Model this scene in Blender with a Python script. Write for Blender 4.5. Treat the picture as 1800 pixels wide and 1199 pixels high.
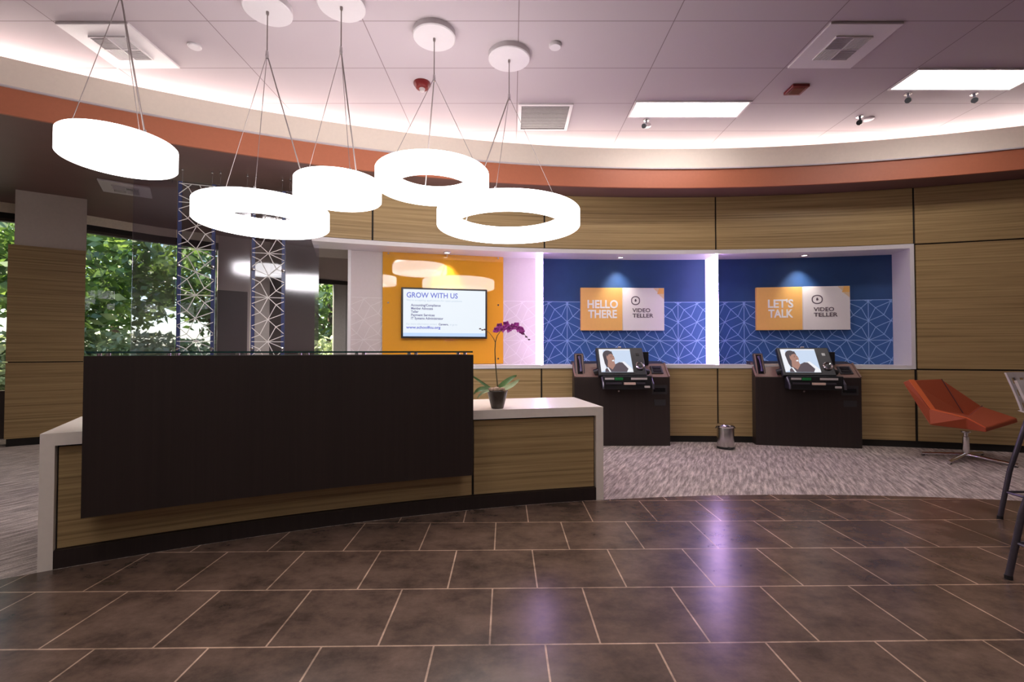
import bpy, bmesh, math, random
from mathutils import Vector, Matrix
from mathutils.geometry import tessellate_polygon
C = bpy.context.scene.collection
for o in list(bpy.data.objects): bpy.data.objects.remove(o)
PI = math.pi
# ------------------------------------------------------------------ camera, world, exposure
H = 1.22; FPX = 812.0; PITCH = math.atan(16.5/FPX)
cd = bpy.data.cameras.new('camera'); cam = bpy.data.objects.new('camera', cd); C.objects.link(cam)
cd.sensor_width = 36.0; cd.lens = 36.0*FPX/1800.0; cd.clip_start = 0.05; cd.clip_end = 300
cam.location = (0, 0, H); cam.rotation_euler = (PI/2 + PITCH, 0, 0)
bpy.context.scene.camera = cam
sc = bpy.context.scene
sc.view_settings.view_transform = 'Standard'; sc.view_settings.look = 'None'
sc.view_settings.exposure = 0.35; sc.view_settings.gamma = 1.0
sc.view_settings.use_curve_mapping = False
W = bpy.data.worlds.new('world'); sc.world = W; W.use_nodes = True
nt = W.node_tree; nt.nodes.clear()
sky = nt.nodes.new('ShaderNodeTexSky'); sky.sky_type = 'NISHITA'
sky.sun_elevation = math.radians(58); sky.sun_rotation = math.radians(255); sky.sun_intensity = 0.35; sky.sun_disc = True
bg = nt.nodes.new('ShaderNodeBackground'); bg.inputs[1].default_value = 0.42
wo = nt.nodes.new('ShaderNodeOutputWorld'); nt.links.new(sky.outputs[0], bg.inputs[0]); nt.links.new(bg.outputs[0], wo.inputs[0])
# lamp strengths (all belong to fixtures built below)
E_RING = 5.0; E_COVE = 28.0; E_TROF = 12.0; E_FIN = 1.5; E_EDGE = 42.0; P_DOWN = 26.0
WARM = (1.0, 0.90, 0.86); LAV = (0.80, 0.62, 1.0)

# ------------------------------------------------------------------ measured geometry
def ray(u, v):
    a = (u-900)/FPX; b = (599.5-v)/FPX
    return Vector((a, math.cos(PITCH)-b*math.sin(PITCH), math.sin(PITCH)+b*math.cos(PITCH)))
def at_z(u, v, z):
    d = ray(u, v); t = (z-H)/d.z; return Vector((d.x*t, d.y*t, z))
def at_Y(u, v, Y):
    d = ray(u, v); t = Y/d.y; return Vector((d.x*t, Y, H+d.z*t))
CW = (2.008, -6.765); RW = 12.94; RN = 13.33         # panelled wall, niche back
CF = (2.004, -6.362); RF = 12.16                     # ceiling fascia
CD = (2.365, -5.746); RD = 9.68                      # desk front and tile edge
def P(c, R, a, z=0.0): return Vector((c[0]+R*math.sin(a), c[1]+R*math.cos(a), z))
def cyl(u, v, c, R):
    d = ray(u, v); A = d.x**2+d.y**2; B = -2*(d.x*c[0]+d.y*c[1]); K = c[0]**2+c[1]**2-R*R
    t = (-B+math.sqrt(B*B-4*A*K))/(2*A); return Vector((d.x*t, d.y*t, H+d.z*t))
def ang(u, v, c, R):
    q = cyl(u, v, c, R); return math.atan2(q.x-c[0], q.y-c[1])

# ------------------------------------------------------------------ materials
def new_mat(name):
    m = bpy.data.materials.new(name); m.use_nodes = True; nt = m.node_tree; nt.nodes.clear()
    o = nt.nodes.new('ShaderNodeOutputMaterial'); return m, nt, o
def prin(nt, col=(.8,.8,.8), rough=.5, metal=0, **k):
    b = nt.nodes.new('ShaderNodeBsdfPrincipled'); b.inputs['Base Color'].default_value = (*col, 1)
    b.inputs['Roughness'].default_value = rough; b.inputs['Metallic'].default_value = metal
    for n, v in k.items(): b.inputs[n.replace('_', ' ')].default_value = v
    return b
def noise(nt, scale, vec=None, detail=4, rough=.6):
    n = nt.nodes.new('ShaderNodeTexNoise'); n.inputs['Scale'].default_value = scale
    n.inputs['Detail'].default_value = detail; n.inputs['Roughness'].default_value = rough
    if vec: nt.links.new(vec, n.inputs['Vector'])
    return n
def ramp(nt, fac, stops):
    r = nt.nodes.new('ShaderNodeValToRGB'); e = r.color_ramp.elements
    while len(e) < len(stops): e.new(.5)
    for i, (p, c) in enumerate(stops): e[i].position = p; e[i].color = (*c, 1)
    nt.links.new(fac, r.inputs[0]); return r
def coords(nt, scale=(1,1,1), rot=(0,0,0), loc=(0,0,0), world=True):
    if world: g = nt.nodes.new('ShaderNodeNewGeometry'); out = g.outputs['Position']
    else: g = nt.nodes.new('ShaderNodeTexCoord'); out = g.outputs['Object']
    mp = nt.nodes.new('ShaderNodeMapping'); mp.inputs['Scale'].default_value = scale
    mp.inputs['Rotation'].default_value = rot; mp.inputs['Location'].default_value = loc
    nt.links.new(out, mp.inputs['Vector']); return mp.outputs[0]
def plain(name, col, rough=.5, metal=0, var=.06, nscale=30, bump=0.0, **k):
    m, nt, o = new_mat(name); b = prin(nt, col, rough, metal, **k)
    n = noise(nt, nscale, coords(nt, world=False))
    r = ramp(nt, n.outputs[0], [(.3, tuple(c*(1-var) for c in col)), (.7, tuple(min(1, c*(1+var)) for c in col))])
    nt.links.new(r.outputs[0], b.inputs['Base Color'])
    if bump:
        bp = nt.nodes.new('ShaderNodeBump'); bp.inputs['Strength'].default_value = bump; bp.inputs['Distance'].default_value = .004
        nt.links.new(n.outputs[0], bp.inputs['Height']); nt.links.new(bp.outputs[0], b.inputs['Normal'])
    nt.links.new(b.outputs[0], o.inputs[0]); return m
def emit(name, col, s, base=(.8,.8,.8)):
    m, nt, o = new_mat(name); b = prin(nt, base, .5)
    b.inputs['Emission Color'].default_value = (*col, 1); b.inputs['Emission Strength'].default_value = s
    nt.links.new(b.outputs[0], o.inputs[0]); return m
def wood(name, dark, mid, light, rough=.35, zs=42, vert=False):
    m, nt, o = new_mat(name); b = prin(nt, mid, rough)
    n1 = noise(nt, 1.0, coords(nt, (zs, zs, .35) if vert else (.35, .35, zs)), 5, .65)
    n2 = noise(nt, 1.0, coords(nt, (zs*4, zs*4, 2.2) if vert else (2.2, 2.2, zs*5)), 3, .7)
    mx = nt.nodes.new('ShaderNodeMath'); mx.operation = 'MULTIPLY_ADD'; mx.inputs[1].default_value = .35
    nt.links.new(n2.outputs[0], mx.inputs[0]); nt.links.new(n1.outputs[0], mx.inputs[2])
    r = ramp(nt, mx.outputs[0], [(.50, dark), (.66, mid), (.86, light)])
    nt.links.new(r.outputs[0], b.inputs['Base Color']); nt.links.new(b.outputs[0], o.inputs[0]); return m

M = {}
M['wood'] = wood('zebrano_laminate', (.25,.165,.070), (.41,.280,.127), (.52,.375,.182))
M['espresso'] = wood('espresso_laminate', (.021,.0135,.0115), (.0245,.0155,.0135), (.029,.0185,.016), .42, 30, True)
M['black'] = plain('black_plastic', (.012,.012,.014), .4)
M['gap'] = plain('black_reveal', (.012,.009,.007), .7)
M['charcoal'] = plain('charcoal_plastic', (.035,.033,.036), .35)
M['browngrey'] = plain('console_top_brown', (.24,.145,.115), .4)
M['whitelam'] = plain('white_solid_surface', (.93,.84,.75), .25, var=.02)
M['niche_white'] = plain('niche_white_paint', (.80,.76,.76), .4, var=.01)
M['wall_paint'] = plain('taupe_wall_paint', (.42,.37,.34), .7, var=.02)
M['pillar_paint'] = plain('greige_pillar_paint', (.62,.54,.48), .7, var=.03)
M['soffit'] = plain('brown_soffit_paint', (.17,.088,.075), .5, var=.04, nscale=3)
M['beige'] = plain('beige_cove_paint', (.86,.76,.65), .6, var=.02)
M['orangeband'] = plain('terracotta_paint', (.50,.165,.085), .5, var=.03)
M['white'] = plain('white_enamel', (.62,.565,.575), .45, var=.01)
M['steel'] = plain('brushed_steel', (.62,.60,.60), .25, 1.0)
M['darksteel'] = plain('dark_grey_metal', (.13,.12,.15), .35, .8)
M['chrome'] = plain('chrome', (.75,.73,.74), .12, 1.0)
M['red'] = plain('dark_red_plastic', (.16,.012,.012), .35)
M['orange'] = plain('orange_upholstery', (.38,.070,.024), .7, var=.08, nscale=200, bump=.2)
M['orangerim'] = plain('orange_upholstery_edge', (.72,.14,.035), .65, var=.05, nscale=200)
M['orange_acrylic'] = plain('orange_gloss_acrylic', (.78,.36,.03), .03, var=.01, Coat_Weight=1.0)
M['orange_sign'] = plain('orange_sign_face', (.90,.50,.15), .4, var=.02)
M['sign_white'] = plain('white_sign_face', (.80,.75,.73), .4, var=.01)
M['letter_white'] = plain('white_lettering', (.9,.88,.85), .5, var=.01)
M['letter_dark'] = plain('plum_grey_lettering', (.10,.07,.09), .5, var=.01)
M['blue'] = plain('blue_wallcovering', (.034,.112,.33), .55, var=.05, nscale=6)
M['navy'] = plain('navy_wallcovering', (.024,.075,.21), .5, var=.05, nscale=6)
M['blueline'] = plain('pale_blue_line', (.30,.46,.78), .5, var=.02)
M['nichewall'] = plain('taupe_wallcovering', (.62,.54,.53), .5, var=.02)
M['nicheline'] = plain('pale_line', (.76,.70,.69), .5, var=.01)
M['blind'] = plain('beige_window_trim', (.85,.76,.62), .6)
M['sill'] = plain('dark_brown_base', (.05,.033,.027), .5)
M['cable'] = plain('steel_cable', (.32,.27,.26), .35, .6)
M['ring'] = emit('ring_diffuser', (1.0, .955, .95), E_RING)
M['trof'] = emit('troffer_lens', (1.0, .93, .92), E_TROF)
M['cove'] = emit('cove_led', (1.0, .90, .84), E_COVE)
M['fin'] = emit('fin_lightbox', LAV, E_FIN)
M['fin_edge'] = emit('fin_edge_strip', (.70,.42,1.0), E_EDGE)
M['lens'] = emit('downlight_lens', (1.0, .93, .9), 6.0)
M['pot'] = plain('grey_glazed_pot', (.085,.068,.055), .25, var=.25, nscale=14)
M['moss'] = plain('dried_moss', (.36,.24,.17), .9, var=.5, nscale=60, bump=.8)
M['leaf'] = plain('orchid_leaf', (.13,.24,.08), .35, var=.3, nscale=12)
M['leafpale'] = plain('orchid_leaf_pale', (.42,.50,.26), .35, var=.2, nscale=12)
M['stem'] = plain('orchid_stem', (.10,.085,.035), .5, var=.3)
M['petal'] = plain('magenta_petal', (.62,.09,.52), .5, var=.5, nscale=40)
M['bud'] = plain('dark_bud', (.10,.03,.04), .5)
M['shell'] = plain('pale_grey_plastic', (.55,.49,.48), .4, var=.03)
M['asphalt'] = plain('asphalt', (.13,.13,.13), .9, var=.2, nscale=8)
M['bark'] = plain('bark', (.10,.07,.05), .9, var=.3, nscale=12, bump=.5)

def foliage_mat(name, a, b_, c):
    m, nt, o = new_mat(name)
    n = noise(nt, 1.6, coords(nt), 3); r = ramp(nt, n.outputs[0], [(.35, a), (.52, b_), (.68, c)])
    d = nt.nodes.new('ShaderNodeBsdfDiffuse'); t = nt.nodes.new('ShaderNodeBsdfTranslucent')
    g = nt.nodes.new('ShaderNodeBsdfGlossy'); g.inputs['Roughness'].default_value = .35
    mx = nt.nodes.new('ShaderNodeMixShader'); mx.inputs[0].default_value = .4
    m2 = nt.nodes.new('ShaderNodeMixShader'); m2.inputs[0].default_value = .08
    nt.links.new(r.outputs[0], d.inputs[0]); nt.links.new(r.outputs[0], t.inputs[0])
    nt.links.new(d.outputs[0], mx.inputs[1]); nt.links.new(t.outputs[0], mx.inputs[2])
    nt.links.new(mx.outputs[0], m2.inputs[1]); nt.links.new(g.outputs[0], m2.inputs[2])
    nt.links.new(m2.outputs[0], o.inputs[0]); return m
M['foliage'] = foliage_mat('green_foliage', (.05,.10,.02), (.12,.21,.04), (.26,.36,.08))
M['hedge'] = foliage_mat('hedge_foliage', (.20,.26,.10), (.38,.44,.22), (.62,.66,.45))

def glass_mat(name, tint, refl=.06, rough=0.0, blur=0.0, rtint=(1,1,1)):
    m, nt, o = new_mat(name)
    if blur > 0:
        t = nt.nodes.new('ShaderNodeBsdfRefraction'); t.inputs['IOR'].default_value = 1.02; t.inputs['Roughness'].default_value = blur
    else: t = nt.nodes.new('ShaderNodeBsdfTransparent')
    t.inputs[0].default_value = (*tint, 1)
    g = nt.nodes.new('ShaderNodeBsdfGlossy'); g.inputs['Roughness'].default_value = rough; g.inputs[0].default_value = (*rtint, 1)
    f = nt.nodes.new('ShaderNodeFresnel'); f.inputs[0].default_value = 1.5
    a = nt.nodes.new('ShaderNodeMath'); a.operation = 'ADD'; a.inputs[1].default_value = refl-.04; a.use_clamp = True
    mx = nt.nodes.new('ShaderNodeMixShader')
    nt.links.new(f.outputs[0], a.inputs[0]); nt.links.new(a.outputs[0], mx.inputs[0])
    nt.links.new(t.outputs[0], mx.inputs[1]); nt.links.new(g.outputs[0], mx.inputs[2]); nt.links.new(mx.outputs[0], o.inputs[0]); return m
M['pane'] = glass_mat('window_glass', (.93,.96,.93), .015)
M['smoke'] = glass_mat('smoked_panel', (.80,.79,.86), .15, .10, .10)
M['clear'] = glass_mat('clear_panel', (.84,.86,.90), .07, .04)
M['edgeblue'] = plain('blue_panel_edge', (.07,.085,.20), .2, var=.1)
M['deskglass'] = glass_mat('green_desk_glass', (.55,.72,.66), .10)
M['glassedge'] = plain('green_glass_edge', (.01,.05,.045), .15)
M['mirror'] = plain('black_screen', (.01,.01,.012), .15)

def tile_mat():
    m, nt, o = new_mat('brown_floor_tile'); b = prin(nt, (.1,.08,.07), .25)
    v = coords(nt, rot=(0, 0, math.radians(-.9)), loc=(.063+.459*.5, -1.942+.002, 0))
    br = nt.nodes.new('ShaderNodeTexBrick'); br.offset = .5; br.offset_frequency = 2; br.squash = 1
    br.inputs['Scale'].default_value = 1; br.inputs['Brick Width'].default_value = .4605; br.inputs['Row Height'].default_value = .4545
    br.inputs['Mortar Size'].default_value = .0042; br.inputs['Mortar Smooth'].default_value = .1; br.inputs['Bias'].default_value = 0
    br.inputs['Color1'].default_value = (.115,.075,.057,1); br.inputs['Color2'].default_value = (.137,.090,.069,1)
    br.inputs['Mortar'].default_value = (.50,.35,.26,1); nt.links.new(v, br.inputs['Vector'])
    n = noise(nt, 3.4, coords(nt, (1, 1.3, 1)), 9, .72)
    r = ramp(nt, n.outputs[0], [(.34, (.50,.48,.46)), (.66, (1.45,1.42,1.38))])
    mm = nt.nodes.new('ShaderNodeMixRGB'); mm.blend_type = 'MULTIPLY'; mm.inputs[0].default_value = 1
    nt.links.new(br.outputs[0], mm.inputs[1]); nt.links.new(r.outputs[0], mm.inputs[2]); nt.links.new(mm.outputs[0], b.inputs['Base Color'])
    bp = nt.nodes.new('ShaderNodeBump'); bp.inputs['Strength'].default_value = .5; bp.inputs['Distance'].default_value = .003; bp.invert = True
    nt.links.new(br.outputs[1], bp.inputs['Height']); nt.links.new(bp.outputs[0], b.inputs['Normal'])
    nt.links.new(b.outputs[0], o.inputs[0]); return m
M['tile'] = tile_mat()
def carpet_mat():
    m, nt, o = new_mat('woven_carpet'); b = prin(nt, (.3,.25,.23), .95)
    v = coords(nt, (1/2.6, 1/22, 1), rot=(0, 0, math.radians(64))); v.node.vector_type = 'TEXTURE'
    n = noise(nt, 1.6, v, 5, .7); n2 = noise(nt, 130, coords(nt), 3)
    a = nt.nodes.new('ShaderNodeMath'); a.operation = 'MULTIPLY_ADD'; a.inputs[1].default_value = .35
    nt.links.new(n2.outputs[0], a.inputs[0]); nt.links.new(n.outputs[0], a.inputs[2])
    r = ramp(nt, a.outputs[0], [(.50, (.18,.145,.125)), (.66, (.39,.325,.29)), (.82, (.72,.62,.56))])
    nt.links.new(r.outputs[0], b.inputs['Base Color'])
    bp = nt.nodes.new('ShaderNodeBump'); bp.inputs['Strength'].default_value = .6; bp.inputs['Distance'].default_value = .006
    nt.links.new(a.outputs[0], bp.inputs['Height']); nt.links.new(bp.outputs[0], b.inputs['Normal'])
    nt.links.new(b.outputs[0], o.inputs[0]); return m
M['carpet'] = carpet_mat()
def ceil_mat():
    m, nt, o = new_mat('ceiling_tile'); b = prin(nt, (.75,.68,.69), .85)
    v = coords(nt, loc=(-.055, -3.733, 0))
    br = nt.nodes.new('ShaderNodeTexBrick'); br.offset = 0; br.squash = 1
    br.inputs['Scale'].default_value = 1; br.inputs['Brick Width'].default_value = 1.274; br.inputs['Row Height'].default_value = .632
    br.inputs['Mortar Size'].default_value = .0042; br.inputs['Mortar Smooth'].default_value = .3
    c = (.44,.368,.385,1); br.inputs['Color1'].default_value = c; br.inputs['Color2'].default_value = c
    br.inputs['Mortar'].default_value = (.20,.15,.15,1); nt.links.new(v, br.inputs['Vector'])
    nt.links.new(br.outputs[0], b.inputs['Base Color'])
    n = noise(nt, 180, coords(nt), 2); bp = nt.nodes.new('ShaderNodeBump'); bp.inputs['Strength'].default_value = .25; bp.inputs['Distance'].default_value = .002
    nt.links.new(n.outputs[0], bp.inputs['Height']); nt.links.new(bp.outputs[0], b.inputs['Normal'])
    nt.links.new(b.outputs[0], o.inputs[0]); return m
M['ceil'] = ceil_mat()
def band_mat(name, c1, c2, c3, axis_scale, s=6):
    return None

# ------------------------------------------------------------------ mesh helpers
class MB:
    def __init__(s): s.v = []; s.f = []; s.sm = []; s.seg = []
    def add(s, v, f, smooth=False, mat=None):
        n = len(s.v); s.seg.append((n, len(s.f))); s.v += [tuple(mat @ Vector(p)) if mat else tuple(p) for p in v]
        s.f += [tuple(i+n for i in q) for q in f]; s.sm += [smooth]*len(f); return s
    def box(s, x0, x1, y0, y1, z0, z1, mat=None):
        v = [(x, y, z) for z in (z0, z1) for y in (y0, y1) for x in (x0, x1)]
        return s.add(v, [(0,2,3,1),(4,5,7,6),(0,1,5,4),(2,6,7,3),(0,4,6,2),(1,3,7,5)], False, mat)
    def arc(s, c, R0, R1, a0, a1, z0, z1, n=None):
        n = n or max(1, int(abs(a1-a0)/math.radians(.9)))
        v = []; f = []
        for i in range(n+1):
            a = a0+(a1-a0)*i/n
            v += [P(c,R0,a,z0), P(c,R1,a,z0), P(c,R1,a,z1), P(c,R0,a,z1)]
        for i in range(n):
            k = 4*i
            for j in range(4): f.append((k+j, k+(j+1)%4, k+4+(j+1)%4, k+4+j))
        f += [(3,2,1,0), (4*n,4*n+1,4*n+2,4*n+3)]
        return s.add(v, f)
    def tube(s, pts, r, n=8, cap=True, mat=None):
        pts = [Vector(p) for p in pts]; rs = r if isinstance(r, (list, tuple)) else [r]*len(pts)
        v = []; f = []; up = None
        for i, p in enumerate(pts):
            d = (pts[min(i+1, len(pts)-1)]-pts[max(i-1, 0)]).normalized()
            if up is None: up = Vector((0,0,1)) if abs(d.z) < .9 else Vector((1,0,0))
            x = d.cross(up).normalized(); y = x.cross(d).normalized(); up = y
            for k in range(n):
                t = 2*PI*k/n; v.append(p+x*math.cos(t)*rs[i]+y*math.sin(t)*rs[i])
        for i in range(len(pts)-1):
            for k in range(n): a = i*n+k; b = i*n+(k+1)%n; f.append((a, b, b+n, a+n))
        if cap: f += [tuple(range(n-1,-1,-1)), tuple(range((len(pts)-1)*n, len(pts)*n))]
        return s.add(v, f, True, mat)
    def lathe(s, prof, n=40, mat=None, closed=False):
        v = []; f = []; m = len(prof)
        for k in range(n):
            t = 2*PI*k/n
            for r, z in prof: v.append((r*math.cos(t), r*math.sin(t), z))
        for k in range(n):
            for i in range(m if closed else m-1):
                a = k*m+i; b = k*m+(i+1)%m; k2 = ((k+1)%n)*m
                f.append((a, k2+i, k2+(i+1)%m, b))
        if not closed:
            if prof[0][0] > 1e-5: f.append(tuple(k*m for k in range(n))[::-1])
            if prof[-1][0] > 1e-5: f.append(tuple(k*m+m-1 for k in range(n)))
        return s.add(v, f, True, mat)
    def prism(s, poly, z0, z1, mat=None):
        n = len(poly); v = [(x, y, z0) for x, y in poly]+[(x, y, z1) for x, y in poly]
        f = [(i, (i+1)%n, n+(i+1)%n, n+i) for i in range(n)]
        tris = tessellate_polygon([[Vector((x, y, 0)) for x, y in poly]])
        f += [tuple(t) for t in tris]+[tuple(n+i for i in t[::-1]) for t in tris]
        return s.add(v, f, False, mat)
    def ball(s, c, r, n=12, mat=None, sz=(1,1,1)):
        v = []; f = []; c = Vector(c)
        for i in range(1, n//2):
            ph = PI*i/(n//2)
            for k in range(n): v.append(c+Vector((math.sin(ph)*math.cos(2*PI*k/n)*r*sz[0], math.sin(ph)*math.sin(2*PI*k/n)*r*sz[1], math.cos(ph)*r*sz[2])))
        v += [c+Vector((0,0,r*sz[2])), c-Vector((0,0,r*sz[2]))]; L = len(v)
        for i in range(n//2-2):
            for k in range(n): a = i*n+k; b = i*n+(k+1)%n; f.append((a, a+n, b+n, b))
        for k in range(n): f.append((L-2, k, (k+1)%n)); f.append((L-1, (n//2-2)*n+(k+1)%n, (n//2-2)*n+k))
        return s.add(v, f, True, mat)
    def build_each(s, name, mat, parent=None, bevel=0.0):
        for i, (a, b) in enumerate(s.seg):
            a2, b2 = s.seg[i+1] if i+1 < len(s.seg) else (len(s.v), len(s.f))
            m = MB(); m.v = s.v[a:a2]; m.f = [tuple(k-a for k in q) for q in s.f[b:b2]]; m.sm = s.sm[b:b2]; m.build(name, mat, parent, bevel)
    def build(s, name, mat, parent=None, bevel=0.0):
        me = bpy.data.meshes.new(name); me.from_pydata([tuple(p) for p in s.v], [], s.f)
        me.polygons.foreach_set('use_smooth', s.sm)
        bm = bmesh.new(); bm.from_mesh(me); bmesh.ops.recalc_face_normals(bm, faces=bm.faces[:]); bm.to_mesh(me); bm.free()
        o = bpy.data.objects.new(name, me); C.objects.link(o); me.materials.append(M[mat] if isinstance(mat, str) else mat)
        if parent: o.parent = parent
        if bevel:
            b = o.modifiers.new('bevel', 'BEVEL'); b.width = bevel; b.segments = 2; b.limit_method = 'ANGLE'; b.angle_limit = .6
        if any(s.sm) and not bevel:
            md = o.modifiers.new('edge_split', 'EDGE_SPLIT'); md.split_angle = math.radians(40)
        return o
def tag(o, label=None, cat=None, group=None, kind=None):
    if label: o['label'] = label
    if cat: o['category'] = cat
    if group: o['group'] = group
    if kind: o['kind'] = kind
    return o
def thing(name, loc, rz, label, cat, group=None):
    o = bpy.data.objects.new(name, None); C.objects.link(o); o.location = loc; o.rotation_euler = (0, 0, rz)
    o.empty_display_size = .1; return tag(o, label, cat, group)
def struct(o): o['kind'] = 'structure'; return o
def kids(o): return [c for c in bpy.data.objects if c.parent == o]
def copy_tree(o, parent=None):
    c = o.copy(); C.objects.link(c); c.parent = parent
    for ch in kids(o): copy_tree(ch, c)
    return c
def text(name, body, size, mat, parent, loc, rot=(PI/2, 0, 0), align='LEFT', bold=0.0, space=1.0, line=1.0, sx=1.0, fit=None):
    cu = bpy.data.curves.new(name, 'FONT'); cu.body = body; cu.size = size; cu.align_x = align; cu.offset = bold
    cu.extrude = .0015; cu.space_character = space; cu.space_line = line; cu.resolution_u = 3
    t = bpy.data.objects.new(name, cu); C.objects.link(t); bpy.context.view_layer.update()
    me = bpy.data.meshes.new_from_object(t); me.name = name
    bpy.data.objects.remove(t); bpy.data.curves.remove(cu)
    if fit: xs = [v.co.x for v in me.vertices]; sx = fit/(max(xs)-min(xs))
    o = bpy.data.objects.new(name, me); C.objects.link(o); o.location = loc; o.rotation_euler = rot; o.scale = (sx, 1, 1)
    me.materials.clear(); me.materials.append(M[mat] if isinstance(mat, str) else mat); o.parent = parent; return o

# ------------------------------------------------------------------ floor, ceiling
ZC = 3.92; ZS = 3.28
WW = [(-9.2, 4.85), (-6.9, 6.5), (-5.9, 7.7), (-4.6, 8.75), (-2.7, 10.2), (-1.5, 10.2)]   # window side of the room
def arcpts(c, R, a0, a1, n=60): return [(P(c,R,a0+(a1-a0)*i/n).x, P(c,R,a0+(a1-a0)*i/n).y) for i in range(n+1)]
XR = 8.6; YB = -4.2
aR = math.asin((XR-CD[0])/RD); aL = math.radians(-72); e0 = P(CD, RD, aL)
tile_poly = arcpts(CD, RD, aL, aR)+[(XR, YB), (e0.x, YB)]
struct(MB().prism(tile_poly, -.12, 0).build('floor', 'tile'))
aWR = math.asin((XR-CW[0])/(RW+.55))
car = arcpts(CD, RD, aR, aL)+[(e0.x, YB), (-9.2, YB)]+WW+[(-1.5, 6.55)]+arcpts(CW, RW+.55, math.radians(-15), aWR, 30)
struct(MB().prism(car, -.12, 0).build('floor', 'carpet'))
a0 = math.asin((-9.2-CF[0])/(RF+.86)); a1 = math.asin((XR-CF[0])/(RF+.86))
struct(MB().prism(arcpts(CF, RF+.86, a0, a1)+[(XR, YB), (-9.2, YB)], ZC, ZC+.1).build('ceiling', 'ceil'))
b0 = math.asin((-9.2-CF[0])/RF); b1 = math.asin((XR-CF[0])/RF)
sof = arcpts(CF, RF+.03, b1, b0)+WW+[(-1.5, 6.9)]+arcpts(CW, RW+.6, math.radians(-15), math.asin((XR-CW[0])/(RW+.6)), 30)
struct(MB().prism(sof, ZS, ZS+.05).build('ceiling', 'soffit'))
struct(MB().arc(CF, RF-.012, RF+.03, b0, b1, 3.522, 3.765).build('trim_1', 'beige'))
struct(MB().arc(CF, RF, RF+.03, b0, b1, ZS-.005, 3.508).build('trim_2', 'orangeband'))
struct(MB().arc(CF, RF-.022, RF+.03, b0, b1, 3.508, 3.522).build('trim_3', 'white'))
struct(MB().arc(CF, RF+.82, RF+.88, b0, b1, ZS+.05, ZC).build('trim_4', 'white'))
cl = thing('cove_light', (CF[0], CF[1]+RF, 3.6), 0, 'continuous warm light strip hidden in the cove above the curved beige band', 'light')
inv = Matrix.Translation((-CF[0], -CF[1]-RF, -3.6))
mb = MB().arc(CF, RF+.47, RF+.48, b0+.02, b1-.02, 3.655, 3.755); mb.v = [tuple(inv @ Vector(p)) for p in mb.v]; mb.build('light_strip', 'cove', cl)
mb = MB().arc(CF, RF+.482, RF+.52, b0+.02, b1-.02, ZS+.05, 3.76); mb.v = [tuple(inv @ Vector(p)) for p in mb.v]; mb.build('channel', 'white', cl)

# room sides outside the picture
struct(MB().box(-9.35, XR+.15, YB-.15, YB, 0, ZC+.1).build('wall_rear', 'wall_paint'))
struct(MB().box(XR, XR+.15, YB, 5.2, 0, ZC+.1).build('wall_right', 'wall_paint'))
struct(MB().box(-9.35, -9.2, YB, 4.85, 0, ZC+.1).build('wall_left', 'wall_paint'))
struct(MB().box(-1.5, -1.38, 6.55, 10.2, 0, ZS).build('wall_corridor', 'wall_paint'))

# ------------------------------------------------------------------ panelled wall with the long niche
ZL = 1.03; ZT = 2.51; LIP = .058
aNL = ang(617, 520, CW, RN); aNR = ang(1607, 520, CW, RW); aWL = ang(548, 410, CW, RW)
aEND = math.asin((XR-CW[0])/(RW+.1))
wb = MB().arc(CW, RW+.02, RW+.1, aNL-.02, aNR, .0, ZL-.05).arc(CW, RW+.02, RW+.1, aWL, aNR, ZT+LIP, ZS).arc(CW, RW+.02, RW+.1, aNR, aEND, 0, ZS)
wall = struct(wb.build('wall_back', 'gap'))
g = .0035/1.0; ga = .011/RW
ups = [aWL]+[ang(u, 380, CW, RW) for u in (655, 957, 1258, 1606)]+[]
for i in range(len(ups)-1):
    mb = MB().arc(CW, RW, RW+.025, ups[i]+ga/1, ups[i+1]-ga/1, ZT+LIP+.004, ZS-.004); mb.build('wood_panel', 'wood', wall)
lows = [aNL-.02]+[ang(u, 700, CW, RW) for u in (952, 1262, 1610)]
for i in range(len(lows)-1):
    MB().arc(CW, RW, RW+.025, lows[i]+ga, lows[i+1]-ga, .085, ZL-.055).build('wood_panel', 'wood', wall)
rights = [aNR+.001, ang(1607, 500, CW, RW)+math.radians(10.2), aEND]
for i in range(2):
    for z0, z1 in ((.085, .972), (.990, 2.55), (2.568, ZS-.004)):
        MB().arc(CW, RW, RW+.025, rights[i]+ga, rights[i+1]-ga, z0, z1).build('wood_panel', 'wood', wall)
struct(MB().arc(CW, RW+.015, RW+.03, aNL-.02, aEND, 0, .082).build('baseboard_back', 'gap'))
# niche shell: white sill, head, right reveal
ns = MB().arc(CW, RW-.012, RN, aNL, aNR, ZL-.045, ZL)
ns.arc(CW, RW-.012, RN, aWL, aNR, ZT, ZT+LIP-.004)
ns.arc(CW, RW-.012, RN, aNR-.0035, aNR, ZL, ZT)
struct(ns.build('trim_5', 'niche_white'))
struct(MB().arc(CW, RN, RN+.6, aWL, aNL, ZT, ZS).build('wall_bulkhead', 'wall_paint'))
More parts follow.
